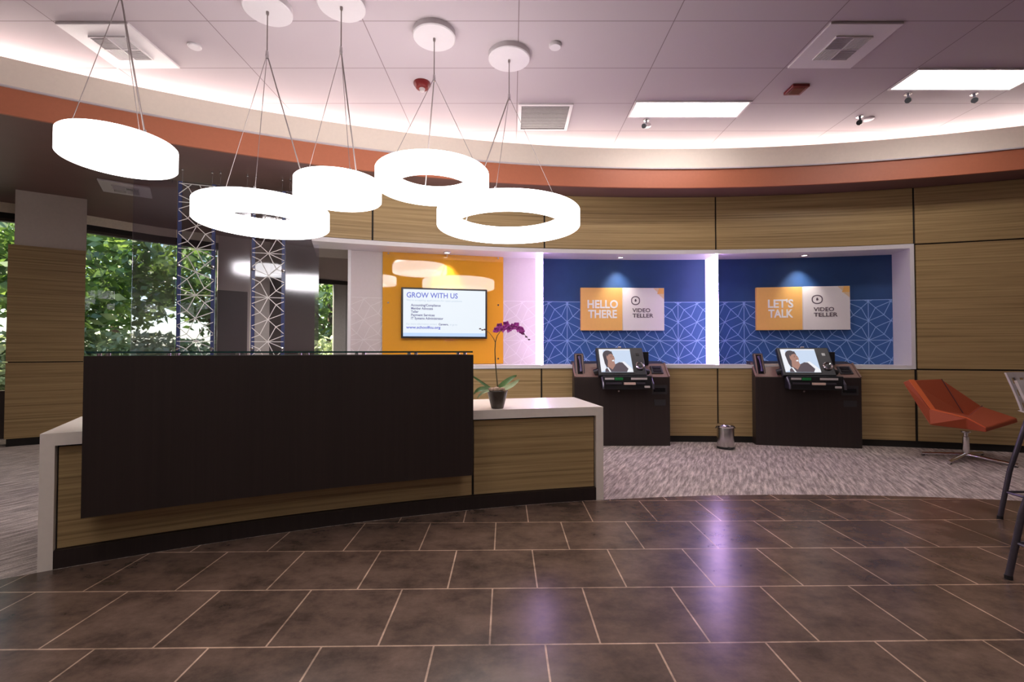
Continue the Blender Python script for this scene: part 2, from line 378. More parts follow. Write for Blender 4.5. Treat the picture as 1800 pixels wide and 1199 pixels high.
# niche back wall pieces
aF1 = ang(954, 540, CW, RW); aF2 = ang(1262, 540, CW, RW); aRB = aNR-.0035
ZP = 2.02
def pattern(x0, x1, z0, z1, cw=.262, ch=.262, ox=0.0, top=None, down=lambda i, j: True, vcols=(), hrows=()):
    """star-lattice wall graphic: hubs on a grid, one split diagonal per cell, spines on some columns and rows"""
    segs = []; top = z1 if top is None else top
    for i in range(int(math.floor((x0-ox)/cw))-1, int(math.ceil((x1-ox)/cw))+1):
        for j in range(-1, int(math.ceil((top-z0)/ch))+1):
            d = down(i, j)
            q = lambda a, b: (ox+(i+(a if d else 1-a))*cw, top-(j+b)*ch)
            L = [((0,0),(1,1)), ((.32,.32),(1,0)), ((.69,.69),(1,0)), ((.32,.32),(0,1)), ((.69,.69),(0,1))]
            segs += [(q(*a), q(*b)) for a, b in L]
            if i in vcols: segs.append(((ox+i*cw, top-j*ch), (ox+i*cw, top-(j+1)*ch)))
            if j in hrows: segs.append(((ox+i*cw, top-j*ch), (ox+(i+1)*cw, top-j*ch)))
    out = []
    for (ax, az), (bx, bz) in segs:                       # clip to the rectangle
        t0, t1 = 0.0, 1.0; ok = True
        for p, d, lo, hi in ((ax, bx-ax, x0, x1), (az, bz-az, z0, z1)):
            if abs(d) < 1e-9:
                if p < lo or p > hi: ok = False
                continue
            ta, tb = (lo-p)/d, (hi-p)/d
            if ta > tb: ta, tb = tb, ta
            t0 = max(t0, ta); t1 = min(t1, tb)
        if ok and t1-t0 > .02: out.append(((ax+(bx-ax)*t0, az+(bz-az)*t0), (ax+(bx-ax)*t1, az+(bz-az)*t1)))
    out.append(((x0, z1-.004), (x1, z1-.004)))
    return out
def lines_mesh(segs, place, w=.0055):
    mb = MB()
    for (ax, az), (bx, bz) in segs:
        d = Vector((bx-ax, bz-az)); L = d.length
        if L < 1e-4: continue
        d /= L; n = Vector((-d.y, d.x))*w/2; k = max(1, int(L/.15)); v = []; f = []
        for i in range(k+1):
            x = ax+d.x*L*i/k; z = az+d.y*L*i/k
            v += [place(x+n.x, z+n.y), place(x-n.x, z-n.y)]
        for i in range(k): f.append((2*i, 2*i+1, 2*i+3, 2*i+2))
        mb.add(v, f)
    return mb
def cylplace(R): return lambda x, z: P(CW, R, x/RN, z)
def niche_wall(name, a0, a1, lo, hi, line, uhub, vhub, cw, down, vcols):
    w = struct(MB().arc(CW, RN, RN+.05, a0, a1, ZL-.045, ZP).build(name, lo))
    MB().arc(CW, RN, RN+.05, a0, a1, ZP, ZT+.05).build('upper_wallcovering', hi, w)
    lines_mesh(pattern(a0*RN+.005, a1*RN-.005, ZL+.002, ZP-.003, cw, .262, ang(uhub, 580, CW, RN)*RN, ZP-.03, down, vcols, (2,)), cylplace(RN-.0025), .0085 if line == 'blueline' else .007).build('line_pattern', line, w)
    return w
cwn = (ang(1192, 580, CW, RN)-ang(997, 580, CW, RN))*RN/6
ZP = cyl(1190, 530.5, CW, RN).z
niche_wall('wall_niche_left', aNL, aF1, 'nichewall', 'nichewall', 'nicheline', 639, 560, cwn, lambda i, j: True, ())
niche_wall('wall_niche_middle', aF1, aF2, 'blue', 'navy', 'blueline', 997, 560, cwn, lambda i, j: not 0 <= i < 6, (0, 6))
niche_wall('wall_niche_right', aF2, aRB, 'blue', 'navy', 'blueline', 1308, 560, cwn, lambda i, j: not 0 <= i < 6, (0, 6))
struct(MB().arc(CW, RN-.02, RN+.6, aNL-.003, aNL, 0, ZT).build('trim_6', 'niche_white'))
# glowing fins
for a, w in ((aF1, 'glowing white vertical light fin between the orange screen bay and HELLO THERE bay'),
             (aF2, 'glowing white vertical light fin between the two blue video bays')):
    o = P(CW, RW, a, ZL); t = thing('light_fin', o, -a, w, 'light', 'glowing fins in the niche')
    MB().box(-.026, -.008, .004, RN-RW-.004, .002, ZT-ZL-.002).build('light_panel', 'fin', t)
    MB().box(-.008, .002, .0, RN-RW-.002, .0, ZT-ZL).build('back_plate', 'niche_white', t)
    MB().box(-.028, .003, -.008, .004, .0, ZT-ZL).build('edge_strip', 'fin_edge', t)
# niche downlights
def downlight(loc, rz, lab, group, power, size=76, tilt=16):
    t = thing('downlight', loc, rz, lab, 'light', group)
    MB().lathe([(.036,-.012),(.052,-.012),(.055,0),(.03,0),(.036,-.012)], 24, closed=True).build('trim_ring', 'white', t)
    MB().lathe([(.0,-.006),(.034,-.006),(.034,0.0),(0,0.0)], 20).build('lens', 'lens', t)
    L = bpy.data.lights.new('spot', 'SPOT'); L.energy = power; L.spot_size = math.radians(size); L.spot_blend = 1.0; L.color = (1,.93,.88); L.shadow_soft_size = .03
    lo = bpy.data.objects.new('lamp_beam', L); C.objects.link(lo); lo.parent = t; lo.location = (0, 0, -.02); lo.rotation_euler = (math.radians(tilt), 0, 0)
for u, lab in ((786, 'small round downlight in the niche head above the orange panel'), (1091, 'small round downlight above the HELLO THERE sign'), (1414, "small round downlight above the LET'S TALK sign")):
    a = ang(u, 446, CW, RN-.2); o = P(CW, RN-.2, a, ZT)
    downlight(o, -a, lab, 'downlights in the niche head', P_DOWN)
downlight((-3.7, 7.3, ZS), 0, 'added fill downlight in the brown soffit, hidden behind the hanging glass screen', 'added fill downlights in the brown soffit', 160, 140, 0)  # added lamp, brightens the dark walls behind the hanging glass
downlight((-2.1, 8.2, ZS), 0, 'added fill downlight in the brown soffit, out of view over the corridor behind the niche wall', 'added fill downlights in the brown soffit', 160, 140, 0)  # second added lamp, hidden by the wood wall, lights the corridor

# ------------------------------------------------------------------ wall boards in the niche
def on_back(u0, u1, v0, v1, off):
    """flat board tangent to the niche back between two picture columns; returns centre, yaw, width, z0, z1"""
    um = (u0+u1)/2; vm = (v0+v1)/2
    a = ang(um, vm, CW, RN-off); q = P(CW, RN-off, a)
    e = [cyl(u, vm, CW, RN-off) for u in (u0, u1)]; w = (e[1]-e[0]).length
    z0 = cyl(um, v1, CW, RN-off).z; z1 = cyl(um, v0, CW, RN-off).z
    return q, -a, w, z0, z1
def emblem_eye(mb, cx, cz, s, y, wide):
    n = 40; o1 = []; o2 = []
    for k in range(n):
        t = 2*PI*k/n; c, s_ = math.cos(t), math.sin(t); pw = .8
        x = math.copysign(abs(c)**1.0, c); z = math.copysign(abs(s_)**pw, s_)
        o1.append((cx+x*s*wide, cz+z*s)); o2.append((cx+x*s*wide*.80, cz+z*s*.78))
    v = [(x, y, z) for x, z in o1+o2]+[(x, y+.002, z) for x, z in o1+o2]
    f = [(k, (k+1)%n, n+(k+1)%n, n+k) for k in range(n)]+[(2*n+k, 3*n+k, 3*n+(k+1)%n, 2*n+(k+1)%n) for k in range(n)]
    f += [(k, 2*n+k, 2*n+(k+1)%n, (k+1)%n) for k in range(n)]
    mb.add(v, f)
    m = 20; v = []
    for k in range(m):
        t = 2*PI*k/m; r = s*.26; v.append((cx+math.cos(t)*r*(.8 if math.sin(t) > 0 else 1), y, cz+math.sin(t)*r*(1.5 if math.sin(t) > 0 else 1)))
    v += [(x, y+.002, z) for x, _, z in v]
    mb.add(v, [tuple(range(m)), tuple(range(2*m-1, m-1, -1))])
def sign(px, l1, l2, lab, wide, fits):
    q, rz, w, z0, z1 = on_back(*px, .07); h = z1-z0
    t = thing('wall_sign', (q.x, q.y, z0), rz, lab, 'sign', 'video teller signs on the blue walls')
    MB().box(-w/2, -.004, 0, .05, 0, h).build('orange_panel', 'orange_sign', t, .003)
    MB().box(-.004+.008, w/2, 0, .05, 0, h).build('white_panel', 'sign_white', t, .003)
    MB().box(-w/2+.03, w/2-.03, .05, .068, .06, h-.06).build('mounting_frame', 'steel', t)
    MB().box(-.004, .004, .012, .05, 0, h).build('joint', 'letter_white', t)
    f1, f2 = fits
    text('lettering', l1, h*.262, 'letter_white', t, (-w/4+.01*w, -.001, h*.525), align='CENTER', bold=.0045, fit=w*f1)
    text('lettering', l2, h*.262, 'letter_white', t, (-w/4+.01*w, -.001, h*.295), align='CENTER', bold=.0045, fit=w*f2)
    text('lettering', 'VIDEO', h*.128, 'letter_dark', t, (w*.118, -.001, h*.43), bold=.0012, fit=w*.215)
    text('lettering', 'TELLER', h*.128, 'letter_dark', t, (w*.118, -.001, h*.305), bold=.0012, fit=w*.25)
    mb = MB(); emblem_eye(mb, w*.155, h*.70, h*.105, -.0015, wide); mb.build('eye_emblem', 'letter_dark', t)
    v = [(w/2-.002, -.001, h-.002), (w/2-.12, -.001, h-.002), (w/2-.002, -.001, h-.13)]
    MB().add([(w/2-.003, -.001, h-.003), (w/2-.075, -.001, h-.003), (w/2-.1, -.001, h-.085), (w/2-.003, -.001, h-.085)], [(0,1,2,3)]).build('corner_graphic', 'orange_sign', t)
    MB().add([(w/2-.075, -.001, h-.003), (w/2-.155, -.001, h-.003), (w/2-.085, -.001, h-.07)], [(0,1,2)]).add([(w/2-.003, -.001, h-.085), (w/2-.085, -.001, h-.088), (w/2-.003, -.001, h-.16)], [(0,1,2)]).build('corner_graphic', pale_o, t)
    return t
pale_o = plain('pale_orange_print', (.80,.58,.36), .4, var=.02)
sign((1021, 1168, 506, 581), 'HELLO', 'THERE', 'orange and white HELLO THERE video teller sign above the left kiosk', 1.0, (.365, .345))
sign((1328.5, 1493.5, 504, 580), "LET'S", 'TALK', "orange and white LET'S TALK video teller sign above the right kiosk", 1.12, (.275, .27))
# orange acrylic panel
q, rz, w, z0, z1 = on_back(675, 888, 441, 640, .05); h = z1-z0
t = thing('acrylic_panel', (q.x, q.y, z0), rz, 'glossy orange acrylic wall panel behind the television, held by round standoffs', 'panel')
MB().box(-w/2, w/2, 0, .012, 0, h).build('sheet', 'orange_acrylic', t, .002)
for fx in (-.455, .02, .455):
    for fz in (.045, .53, .955):
        if abs(fx) < .1 and .3 < fz < .8: continue
        m = Matrix.Translation((fx*w, .048, fz*h)) @ Matrix.Rotation(PI/2, 4, 'X')
        MB().lathe([(0,0),(.014,0),(.014,.052),(.011,.058),(0,.058)], 16, mat=m).build('standoff', 'chrome', t)
# television
q, rz, w, z0, z1 = on_back(706.5, 858, 507, 595, .11); h = z1-z0
t = thing('television', (q.x, q.y, z0), rz, 'flat television reading GROW WITH US, mounted on the orange panel', 'television')
MB().box(-w/2, w/2, 0, .045, 0, h).build('housing', 'black', t, .006)
MB().box(-.2, .2, .045, .062, h*.3, h*.7).build('wall_bracket', 'darksteel', t)
scr = emit('television_screen', (.86,.93,1.0), .74, (.02,.02,.02)); scrb = emit('television_footer', (.45,.60,.92), .9, (.02,.02,.02))
t1 = emit('screen_text_blue', (.13,.16,.62), .8, (0,0,0)); t2 = emit('screen_text_grey', (.50,.60,.72), .8, (0,0,0)); t3 = emit('screen_text_dark', (.12,.12,.28), .8, (0,0,0))
bz = .026
s = MB().box(-w/2+bz, w/2-bz, -.003, .001, bz, h-bz*.9).build('screen', scr, t)
MB().box(-w/2+bz, w/2-bz, -.0035, -.003, bz, bz+.045).build('footer_bar', scrb, s)
x0 = -w/2+bz+.04; sw = w-2*bz; sh = h-1.9*bz; zz = lambda k: bz+sh*k
text('heading', 'GROW WITH US', h*.145, t1, s, (x0, -.004, zz(.825)), bold=.0014, fit=sw*.615)
text('subheading', "We're accepting applications for open positions", h*.05, t2, s, (x0, -.004, zz(.75)), fit=sw*.67)
for k, (b_, f_) in enumerate((('Accounting/Compliance', .355), ('Member Advocate', .26), ('Teller', .09), ('Payment Services', .28), ('IT Systems Administrator', .385))):
    text('list_line', b_, h*.066, t3, s, (x0+sw*.055, -.004, zz(.64-.07*k)), bold=.001, fit=sw*f_)
text('note', 'For more information contact', h*.05, t2, s, (x0, -.004, zz(.245)), fit=sw*.365)
text('note', 'Careers,', h*.055, t3, s, (x0+sw*.385, -.004, zz(.24)), bold=.001, fit=sw*.12)
text('note', 'or go to', h*.05, t2, s, (x0+sw*.52, -.004, zz(.238)), fit=sw*.09)
text('web_address', 'www.schoolfcu.org', h*.072, t1, s, (x0, -.004, zz(.165)), bold=.0014, fit=sw*.41)

# ------------------------------------------------------------------ video teller kiosks
face_img = {k: emit('video_'+k, c, .72, (0,0,0)) for k, c in dict(sky=(.62,.74,.93), white=(.92,.93,.98), hair=(.06,.045,.055), skin=(.42,.22,.17), shirt=(.085,.06,.075), grey=(.35,.40,.52)).items()}
def flat(pts, y, mat, name, parent, th=.0006):
    n = len(pts); v = [(x, y, z) for x, z in pts]+[(x, y+th, z) for x, z in pts]
    return MB().add(v, [tuple(range(n)), tuple(range(2*n-1, n-1, -1))]+[(i, i+n, (i+1)%n+n, (i+1)%n) for i in range(n)]).build(name, mat, parent)
def ell(cx, cz, a, b, n=22, rot=0):
    return [(cx+math.cos(2*PI*k/n)*a*math.cos(rot)-math.sin(2*PI*k/n)*b*math.sin(rot), cz+math.cos(2*PI*k/n)*a*math.sin(rot)+math.sin(2*PI*k/n)*b*math.cos(rot)) for k in range(n)]
def make_kiosk(loc, rz, lab):
    t = thing('video_teller_kiosk', loc, rz, lab, 'kiosk', 'video teller kiosks')
    W2 = .612; D = .27
    # cabinet: front face to .865, sloped console top rising to the back; side profile extruded in x
    prof = [(0, 0), (D-.02, 0), (D-.02, .97), (D+.10, .97+.06), (D+.10, 1.075), (.20, 1.045), (.0, .872)]
    n = len(prof)
    def sideprof(x0, x1, cut=0):
        v = [(x0, y, z) for y, z in prof]+[(x1, y, z) for y, z in prof]
        return MB().add(v, [tuple(range(n)), tuple(range(2*n-1, n-1, -1))]+[(i, i+n, (i+1)%n+n, (i+1)%n) for i in range(n)])
    sideprof(-W2, W2).build('cabinet', 'espresso', t, .004)
    sl = math.atan2(1.045-.872, .20)
    def top(mbm): return Matrix.Translation((0, 0, .872)) @ Matrix.Rotation(sl, 4, 'X')
    T = top(0)
    MB().box(-W2+.012, W2-.012, .006, .255, .001, .006, T).build('console_top', 'browngrey', t)
    MB().box(-W2, -W2+.02, .0, .262, 0, .022, T).box(W2-.02, W2, 0, .262, 0, .022, T).build_each('top_edge', 'browngrey', t, .003)
    # handset cradle, tall, leaning back
    Th = Matrix.Translation((-.53, .03, .885)) @ Matrix.Rotation(math.radians(-24), 4, 'X')
    body = MB().box(-.063, .063, .0, .05, .0, .33, Th).build('handset_cradle', 'charcoal', t, .015)
    MB().box(-.05, .05, -.006, .0, .015, .31, Th).build('cradle_frame', M['browngrey'], body, .004)
    MB().box(-.034, .034, -.010, -.004, .03, .30, Th).build('cradle_recess', 'mirror', body, .004)
    hs = MB().tube([(0,-.016,.27),(.006,-.026,.22),(.012,-.026,.12),(.014,-.016,.06)], [.022,.013,.013,.021], 10, mat=Th)
    hs.build('handset', plain('purple_black_handset', (.05,.035,.09), .25), body)
    # monitor housing
    Tm = Matrix.Translation((0, -.10, .905)) @ Matrix.Rotation(math.radians(-33), 4, 'X')
    x0, x1 = -.315, .295; hh = .42
    mon = MB().box(x0, x1, 0, .07, 0, hh, Tm).build('monitor', 'black', t, .012)
    MB().box(x0+.02, x0+.46, -.004, .0, .028, hh-.015, Tm).build('bezel', 'black', mon, .002)
    sx0, sx1, sz0, sz1 = x0+.035, x0+.44, .045, .39
    E = bpy.data.objects.new('screen', MB().box(sx0, sx1, -.007, -.004, sz0, sz1, Tm).build('tmp', face_img['sky']).data)
    bpy.data.objects.remove(bpy.data.objects['tmp']); C.objects.link(E); E.parent = mon
    def im(pts, lay, mat):
        yy = -.0075-.0004*lay; n = len(pts)
        X = lambda p: (sx0+max(0, min(1, p[0]))*(sx1-sx0), sz0+max(0, min(1, p[1]))*(sz1-sz0))
        v = [(X(p)[0], yy, X(p)[1]) for p in pts]+[(X(p)[0], yy+.0003, X(p)[1]) for p in pts]
        MB().add(v, [tuple(range(n)), tuple(range(2*n-1, n-1, -1))], mat=Tm).build('video_picture', mat, E)
    im([(0,0),(0,1),(.12,1),(.16,.1)], 1, face_img['white'])
    im([(.0,1),(1,1),(1,.95),(.0,.95)], 1, face_img['white'])
    im([(.5,.2),(.62,.42),(.76,.46),(1,.12),(1,0),(.5,0)], 1, face_img['white'])
    im([(.40,.0),(.42,.30),(.60,.42),(.70,.41),(.86,.14),(.80,.0)], 2, face_img['shirt'])
    im([(.12,0),(.14,.12),(.26,.24),(.44,.30),(.62,.30),(.72,0)], 3, face_img['shirt'])
    im(ell(.27,.72,.165,.22), 4, face_img['hair']); im([(.11,.68),(.14,.36),(.20,.16),(.34,.22),(.34,.6)], 4, face_img['hair'])
    im([(.25,.5),(.22,.24),(.36,.10),(.47,.30),(.44,.5)], 5, face_img['skin']); im(ell(.345,.60,.125,.205, rot=.15), 6, face_img['skin'])
    im([(.25,.86),(.24,.66),(.30,.76),(.42,.80),(.40,.90)], 7, face_img['hair'])
    im([(.19,.20),(.26,.0),(.31,.0),(.235,.20)], 6, face_img['white'])
    im([(.37,.49),(.45,.53),(.44,.46),(.40,.45)], 8, face_img['white']); im(ell(.365,.66,.022,.012, 10), 8, face_img['hair']); im(ell(.435,.665,.016,.012, 10), 8, face_img['hair'])
    im([(.345,.70),(.39,.715),(.39,.70)], 8, face_img['hair']); im([(.40,.60),(.425,.57),(.40,.565)], 8, face_img['hair'])
    im([(.80,.30),(.98,.30),(.98,.9),(.60,.9),(.60,.6)], .5, face_img['sky'])
    m = Matrix.Translation((0,0,0))
    MB().box(x1-.10, x1-.06, -.004, .0, .29, .33, Tm).build('speaker', 'mirror', mon)
    Tk = Tm @ Matrix.Translation((x1-.075, 0, .135)) @ Matrix.Rotation(PI/2, 4, 'X')
    MB().lathe([(.034,0),(.056,0),(.056,.016),(.048,.022),(.034,.016),(.034,0)], 28, mat=Tk, closed=True).build('dial_ring', 'chrome', mon)
    MB().lathe([(0,0),(.033,0),(.030,.014),(0,.016)], 24, mat=Tk).build('dial', 'black', mon)
    MB().box(-.02, .02, -.002, .03, hh, hh+.018, Tm).build('webcam', 'shell', mon, .004)
    MB().box(-.06, .06, .06, .16, .05, .3, Tm).build('mounting_arm', 'black', t)
    MB().tube([(x0-.04, .02, .94), (x0+.02, .0, .96)], .035, 10).tube([(x1-.02, .0, .96), (x1+.05, .02, .94)], .035, 10).build_each('hinge', 'black', t)
    # document and cash tray under the monitor
    tr = MB().box(-.27, .335, -.17, .0, .735, .90).build('cash_tray', 'black', t, .008)
    MB().box(-.255, -.14, -.178, -.171, .855, .880).box(.07, .27, -.178, -.171, .855, .880).build_each('tray_slot', 'shell', tr)
    gm = plain('green_plastic', (.02,.22,.06), .3)
    MB().box(-.13, -.03, -.178, -.171, .850, .882).build('card_slot', gm, tr)
    MB().box(-.245, -.05, -.20, -.171, .80, .82).box(.13, .24, -.20, -.171, .80, .82).build_each('tray_shelf', 'darksteel', tr)
    MB().box(-.02, .12, -.205, -.171, .795, .822).build('receipt_slot', plain('pale_peach_paper', (.70,.50,.42), .5), tr)
    MB().tube([(-.275,-.10,.88),(-.275,-.19,.79),(-.275,-.19,.74)], .014, 8).tube([(.34,-.10,.88),(.34,-.19,.80),(.345,-.19,.74)], .014, 8).build_each('tray_arm', 'darksteel', tr)
    MB().box(.235, .30, -.20, -.171, .755, .780).build('latch', 'shell', tr, .004)
    # right side items
    MB().box(.30, .385, .14, .22, 1.03, 1.20).build('card_reader', 'black', t, .008)
    MB().box(.395, .545, .06, .20, .006, .022, T).build('pin_pad', 'charcoal', t, .004)
    MB().box(.42, .52, .08, .12, .022, .030, T).box(.42, .52, .135, .175, .022, .030, T).build_each('keypad', 'mirror', t)
    MB().box(.385, .575, -.006, .001, .66, .775).build('deposit_slot', 'charcoal', t, .002)
    MB().box(.40, .55, -.008, -.005, .69, .74).build('slot_mouth', 'mirror', t)
    MB().box(.41, .555, -.005, .001, .515, .59).build('receipt_door', 'charcoal', t, .002)
    MB().lathe([(0,0),(.012,0),(.012,.008),(0,.008)], 12, mat=Matrix.Translation((-.045, 0, .70)) @ Matrix.Rotation(PI/2, 4, 'X')).build('lock', 'steel', t)
    return t
k1 = make_kiosk((1.41, 5.925, 0), 0, 'dark brown video teller kiosk under the HELLO THERE sign, with screen and handset')
k2 = copy_tree(k1); k2.location = (3.752, 5.875, 0); k2.rotation_euler = (0, 0, math.radians(-10.5))
k2['label'] = "dark brown video teller kiosk under the LET'S TALK sign, with screen and handset"

# ------------------------------------------------------------------ reception desk
dl = ang(65, 1007, CD, RD); dr = ang(1061, 880, CD, RD); o = P(CD, RD, (dl+dr)/2)
desk = thing('reception_desk', o, 0, 'long curved reception desk with white waterfall counter, wood front and raised dark screen panel', 'desk')
def dpart(mb, name, mat, bev=0, par=desk):
    mb.v = [(x-o.x, y-o.y, z) for x, y, z in mb.v]; return mb.build(name, mat, par, bev)
ZD = .757; DD = .80; ew = .062/RD
dpart(MB().arc(CD, RD, RD+DD, dl, dr, ZD-.07, ZD), 'countertop', 'whitelam')
for a, b in ((dl, dl+ew), (dr-ew, dr)): dpart(MB().arc(CD, RD, RD+DD, a, b, 0, ZD-.0702), 'end_panel', 'whitelam')
am = ang(831, 850, CD, RD+.03)
for a, b in ((dl+ew+.001, am-.0009), (am+.0009, dr-ew-.001)): dpart(MB().arc(CD, RD+.03, RD+.05, a, b, .105, ZD-.083), 'front_panel', 'wood')
dpart(MB().arc(CD, RD+.05, RD+.10, dl+ew, dr-ew, .0, ZD-.071), 'frame', 'gap')
dpart(MB().arc(CD, RD+.004, RD+.051, dl+ew, dr-ew, .0, .10), 'toe_kick', 'espresso')
pl = ang(144.5, 760, CD, RD-.13); pr_ = ang(832, 730, CD, RD-.13)
scp = dpart(MB().arc(CD, RD-.13, RD-.092, pl, pr_, .298, 1.188), 'screen_panel', 'espresso')
dpart(MB().arc(CD, RD-.093, RD+.03, pl+.03, pr_-.03, .36, .50).arc(CD, RD-.093, RD+.03, pl+.03, pr_-.03, .60, .68), 'panel_bracket', 'gap')
dpart(MB().arc(CD, RD-.092, RD+.30, pl+.002, pr_-.002, 1.145, 1.1875), 'transaction_top', 'espresso')
dpart(MB().arc(CD, RD+.05, RD+.09, pl+.01, pr_-.01, ZD, 1.145), 'upper_body', 'espresso')
dpart(MB().arc(CD, RD-.125, RD+.30, pl+.001, pr_-.0005, 1.2035, 1.2145), 'glass_shelf', 'deskglass')
dpart(MB().arc(CD, RD-.131, RD-.1255, pl+.001, pr_-.0005, 1.2035, 1.2145), 'glass_edge', 'glassedge')
for i in range(7):
    a = pl+.006+(pr_-pl-.012)*i/6; q = P(CD, RD-.09, a)
    for dx in (0, .05):
        dpart(MB().lathe([(0,1.1875),(.012,1.1875),(.012,1.2032),(0,1.2032)], 12, mat=Matrix.Translation((q.x-dx*(1 if i else -1), q.y, 0))), 'standoff', 'chrome')

# ------------------------------------------------------------------ orchid
q = at_z(874, 719, ZD); OX, OY = q.x, q.y+.05
t = thing('potted_orchid', (OX, OY, ZD), 0, 'magenta orchid in a small grey pot on the white desk counter', 'plant')
MB().lathe([(0,0),(.048,0),(.052,.01),(.070,.085),(.080,.128),(.084,.138),(.081,.146),(.074,.140),(.070,.12),(0,.118)], 32).build('pot', 'pot', t)
rnd = random.Random(3); mb = MB()
for k in range(26):
    a = rnd.random()*6.28; r = rnd.random()*.062
    mb.ball((math.cos(a)*r, math.sin(a)*r, .135+rnd.random()*.022-.2*r*r), .02+.008*rnd.random(), 8, sz=(1.2,1,.7))
mb.build('moss', 'moss', t)
S = 812/OY
def op(u, v, dy=0): return ((u-901)/812*(OY+dy)-OX, dy, H+(616-v)/812*(OY+dy)-ZD)
MB().tube([op(877,690), op(875,672), op(872,640), op(871,615), op(872,601)], [.006,.005,.0045,.004,.004], 8).tube([op(872,601), op(875,590,-.01), op(882,581,-.02), op(892,574,-.03), op(906,573,-.03), op(918,582,-.03), op(929,595,-.04)], [.0035,.003,.003,.0028,.0025,.002,.002], 7).tube([op(872,602), op(868,594), op(862,586), op(856,581), op(847,579)], [.003,.0025,.002,.002,.0015], 7).build('stem', 'stem', t)
def leaf(pts, w, name, mat):
    v = []; f = []; n = 9; pts = [Vector(p) for p in pts]
    for i in range(n):
        s = i/(n-1); p = pts[0]*(1-s)**2+pts[1]*2*s*(1-s)+pts[2]*s*s
        d = (pts[1]-pts[0])*(1-s)+(pts[2]-pts[1])*s; d.normalize(); side = d.cross(Vector((0,-.8,.6))).normalized()
        ww = w*math.sin(PI*min(1, .12+s*.88))**.6 if s < 1 else .001
        v += [p-side*ww+Vector((0,0,.004)), p+Vector((0,0,-.004)), p+side*ww+Vector((0,0,.004)), p+Vector((0,0,.0))+Vector((0,.0,-.008))]
    for i in range(n-1):
        k = 4*i; f += [(k,k+1,k+5,k+4), (k+1,k+2,k+6,k+5), (k+2,k+3,k+7,k+6), (k+3,k,k+4,k+7)]
    MB().add(v, f, True).build(name, mat, t)
leaf([op(874,686), op(888,672,-.03), op(909,660,-.05)], .024, 'leaf', 'leaf')
leaf([op(876,686,-.02), op(900,682,-.08), op(914,667,-.09)], .022, 'leaf', 'leafpale')
leaf([op(868,686), op(850,676,-.02), op(832,661,-.03)], .012, 'leaf', 'leaf')
leaf([op(868,688,-.02), op(848,678,-.05), op(834,692,-.06)], .022, 'leaf', 'leaf')
leaf([op(866,688,-.04), op(852,684,-.08), op(840,700,-.09)], .014, 'leaf', 'leafpale')
rnd = random.Random(9)
for k, (u, v) in enumerate([(874,580), (879,574), (885,577), (891,571), (896,578), (902,575), (908,572), (913,578), (918,582)]):
    c = Vector(op(u, v, -.05+.03*rnd.random())); fb = MB(); tilt = rnd.random()*6.28
    for j in range(5):
        a = tilt+j*2*PI/5; d = Vector((math.cos(a), -.25, math.sin(a))); n = Vector((-math.sin(a), 0, math.cos(a)))
        L = .032*(.8+.4*rnd.random()); wd = .016
        pts = [c+Vector((0,.002,0)), c+d*L*.5+n*wd, c+d*L+Vector((0,-.004,0)), c+d*L*.5-n*wd, c+d*L*.5+Vector((0,-.007,0))]
        fb.add(pts, [(0,1,4), (1,2,4), (2,3,4), (3,0,4)], True)
    fb.ball(c+Vector((0,-.01,-.003)), .006, 6); fb.build('flower', 'petal', t)
mb = MB()
for u, v in ((921,587), (926,592), (931,597)): mb.ball(op(u, v, -.04), .008, 8, sz=(1.3,1,.8))
for u, v in ((845,578), (849,580), (853,579)): mb.ball(op(u, v), .007, 8, sz=(1.4,1,.8))
mb.build_each('bud', 'bud', t)

# ------------------------------------------------------------------ ring pendants
RINGS = [((-2.613, 3.052), .317, .185, 2.470, (-2.545, 2.96), 'leftmost glowing ring pendant, hung alone above the left end of the desk'),
         ((-1.990, 3.686), .489, .347, 2.223, (-1.912, 3.56), 'wide glowing ring pendant second from the left, hung low over the desk'),
         ((-1.368, 3.618), .327, .160, 2.406, (-1.316, 3.51), 'small ring pendant third from the left, middle of the five, its hole not showing'),
         ((-.682, 3.952), .481, .322, 2.609, (-.660, 3.87), 'glowing ring pendant fourth from the left, hung higher than its neighbours'),
         ((-.032, 4.201), .647, .490, 2.341, (-.026, 4.16), 'largest glowing ring pendant, rightmost of the five over the desk')]
azs = [(220, 100, 340), (290, 170, 50), (310, 190, 70), (230, 350, 110), (260, 20, 140)]
for (c, R, r, zb, cp, lab), az in zip(RINGS, azs):
    h = .14; t = thing('ring_pendant_light', (cp[0], cp[1], ZC), 0, lab, 'pendant light', 'ring pendants over the desk')
    cr = .18 if R < .6 else .19
    MB().lathe([(0,0),(cr,0),(cr,-.045),(cr-.008,-.052),(0,-.052)], 40).build('canopy', 'white', t)
    J = Vector((0, 0, 3.53-ZC))
    MB().tube([(0,0,-.05), J+Vector((0,0,.03))], .0045, 8).tube([(0,0,-.052), (0,0,-.075)], .011, 10).build('stem', 'cable', t)
    MB().lathe([(0,.03),(.010,.025),(.013,-.01),(.010,-.03),(0,-.03)], 14, mat=Matrix.Translation(J)).build('coupler', 'steel', t)
    cx, cy, cz = c[0]-cp[0], c[1]-cp[1], zb-ZC
    Tm = Matrix.Translation((cx, cy, cz))
    MB().lathe([(r+.004,0),(R-.006,0),(R,.006),(R,h-.006),(R-.006,h),(r+.004,h),(r,h-.004),(r,.004)], 96, mat=Tm, closed=True).build('ring_shade', 'ring', t)
    for k, a in enumerate(az):
        a = math.radians(a); rm = (R+r)/2; e = Vector((cx+math.cos(a)*rm, cy+math.sin(a)*rm, cz+h))
        MB().tube([J, e], .0052 if k == 2 else .0022, 8).build('power_cable' if k == 2 else 'suspension_cable', 'cable', t)
        MB().lathe([(0,0),(.010,0),(.008,.03),(.004,.04),(0,.04)], 12, mat=Matrix.Translation(e)).build('cable_grip', 'steel', t)

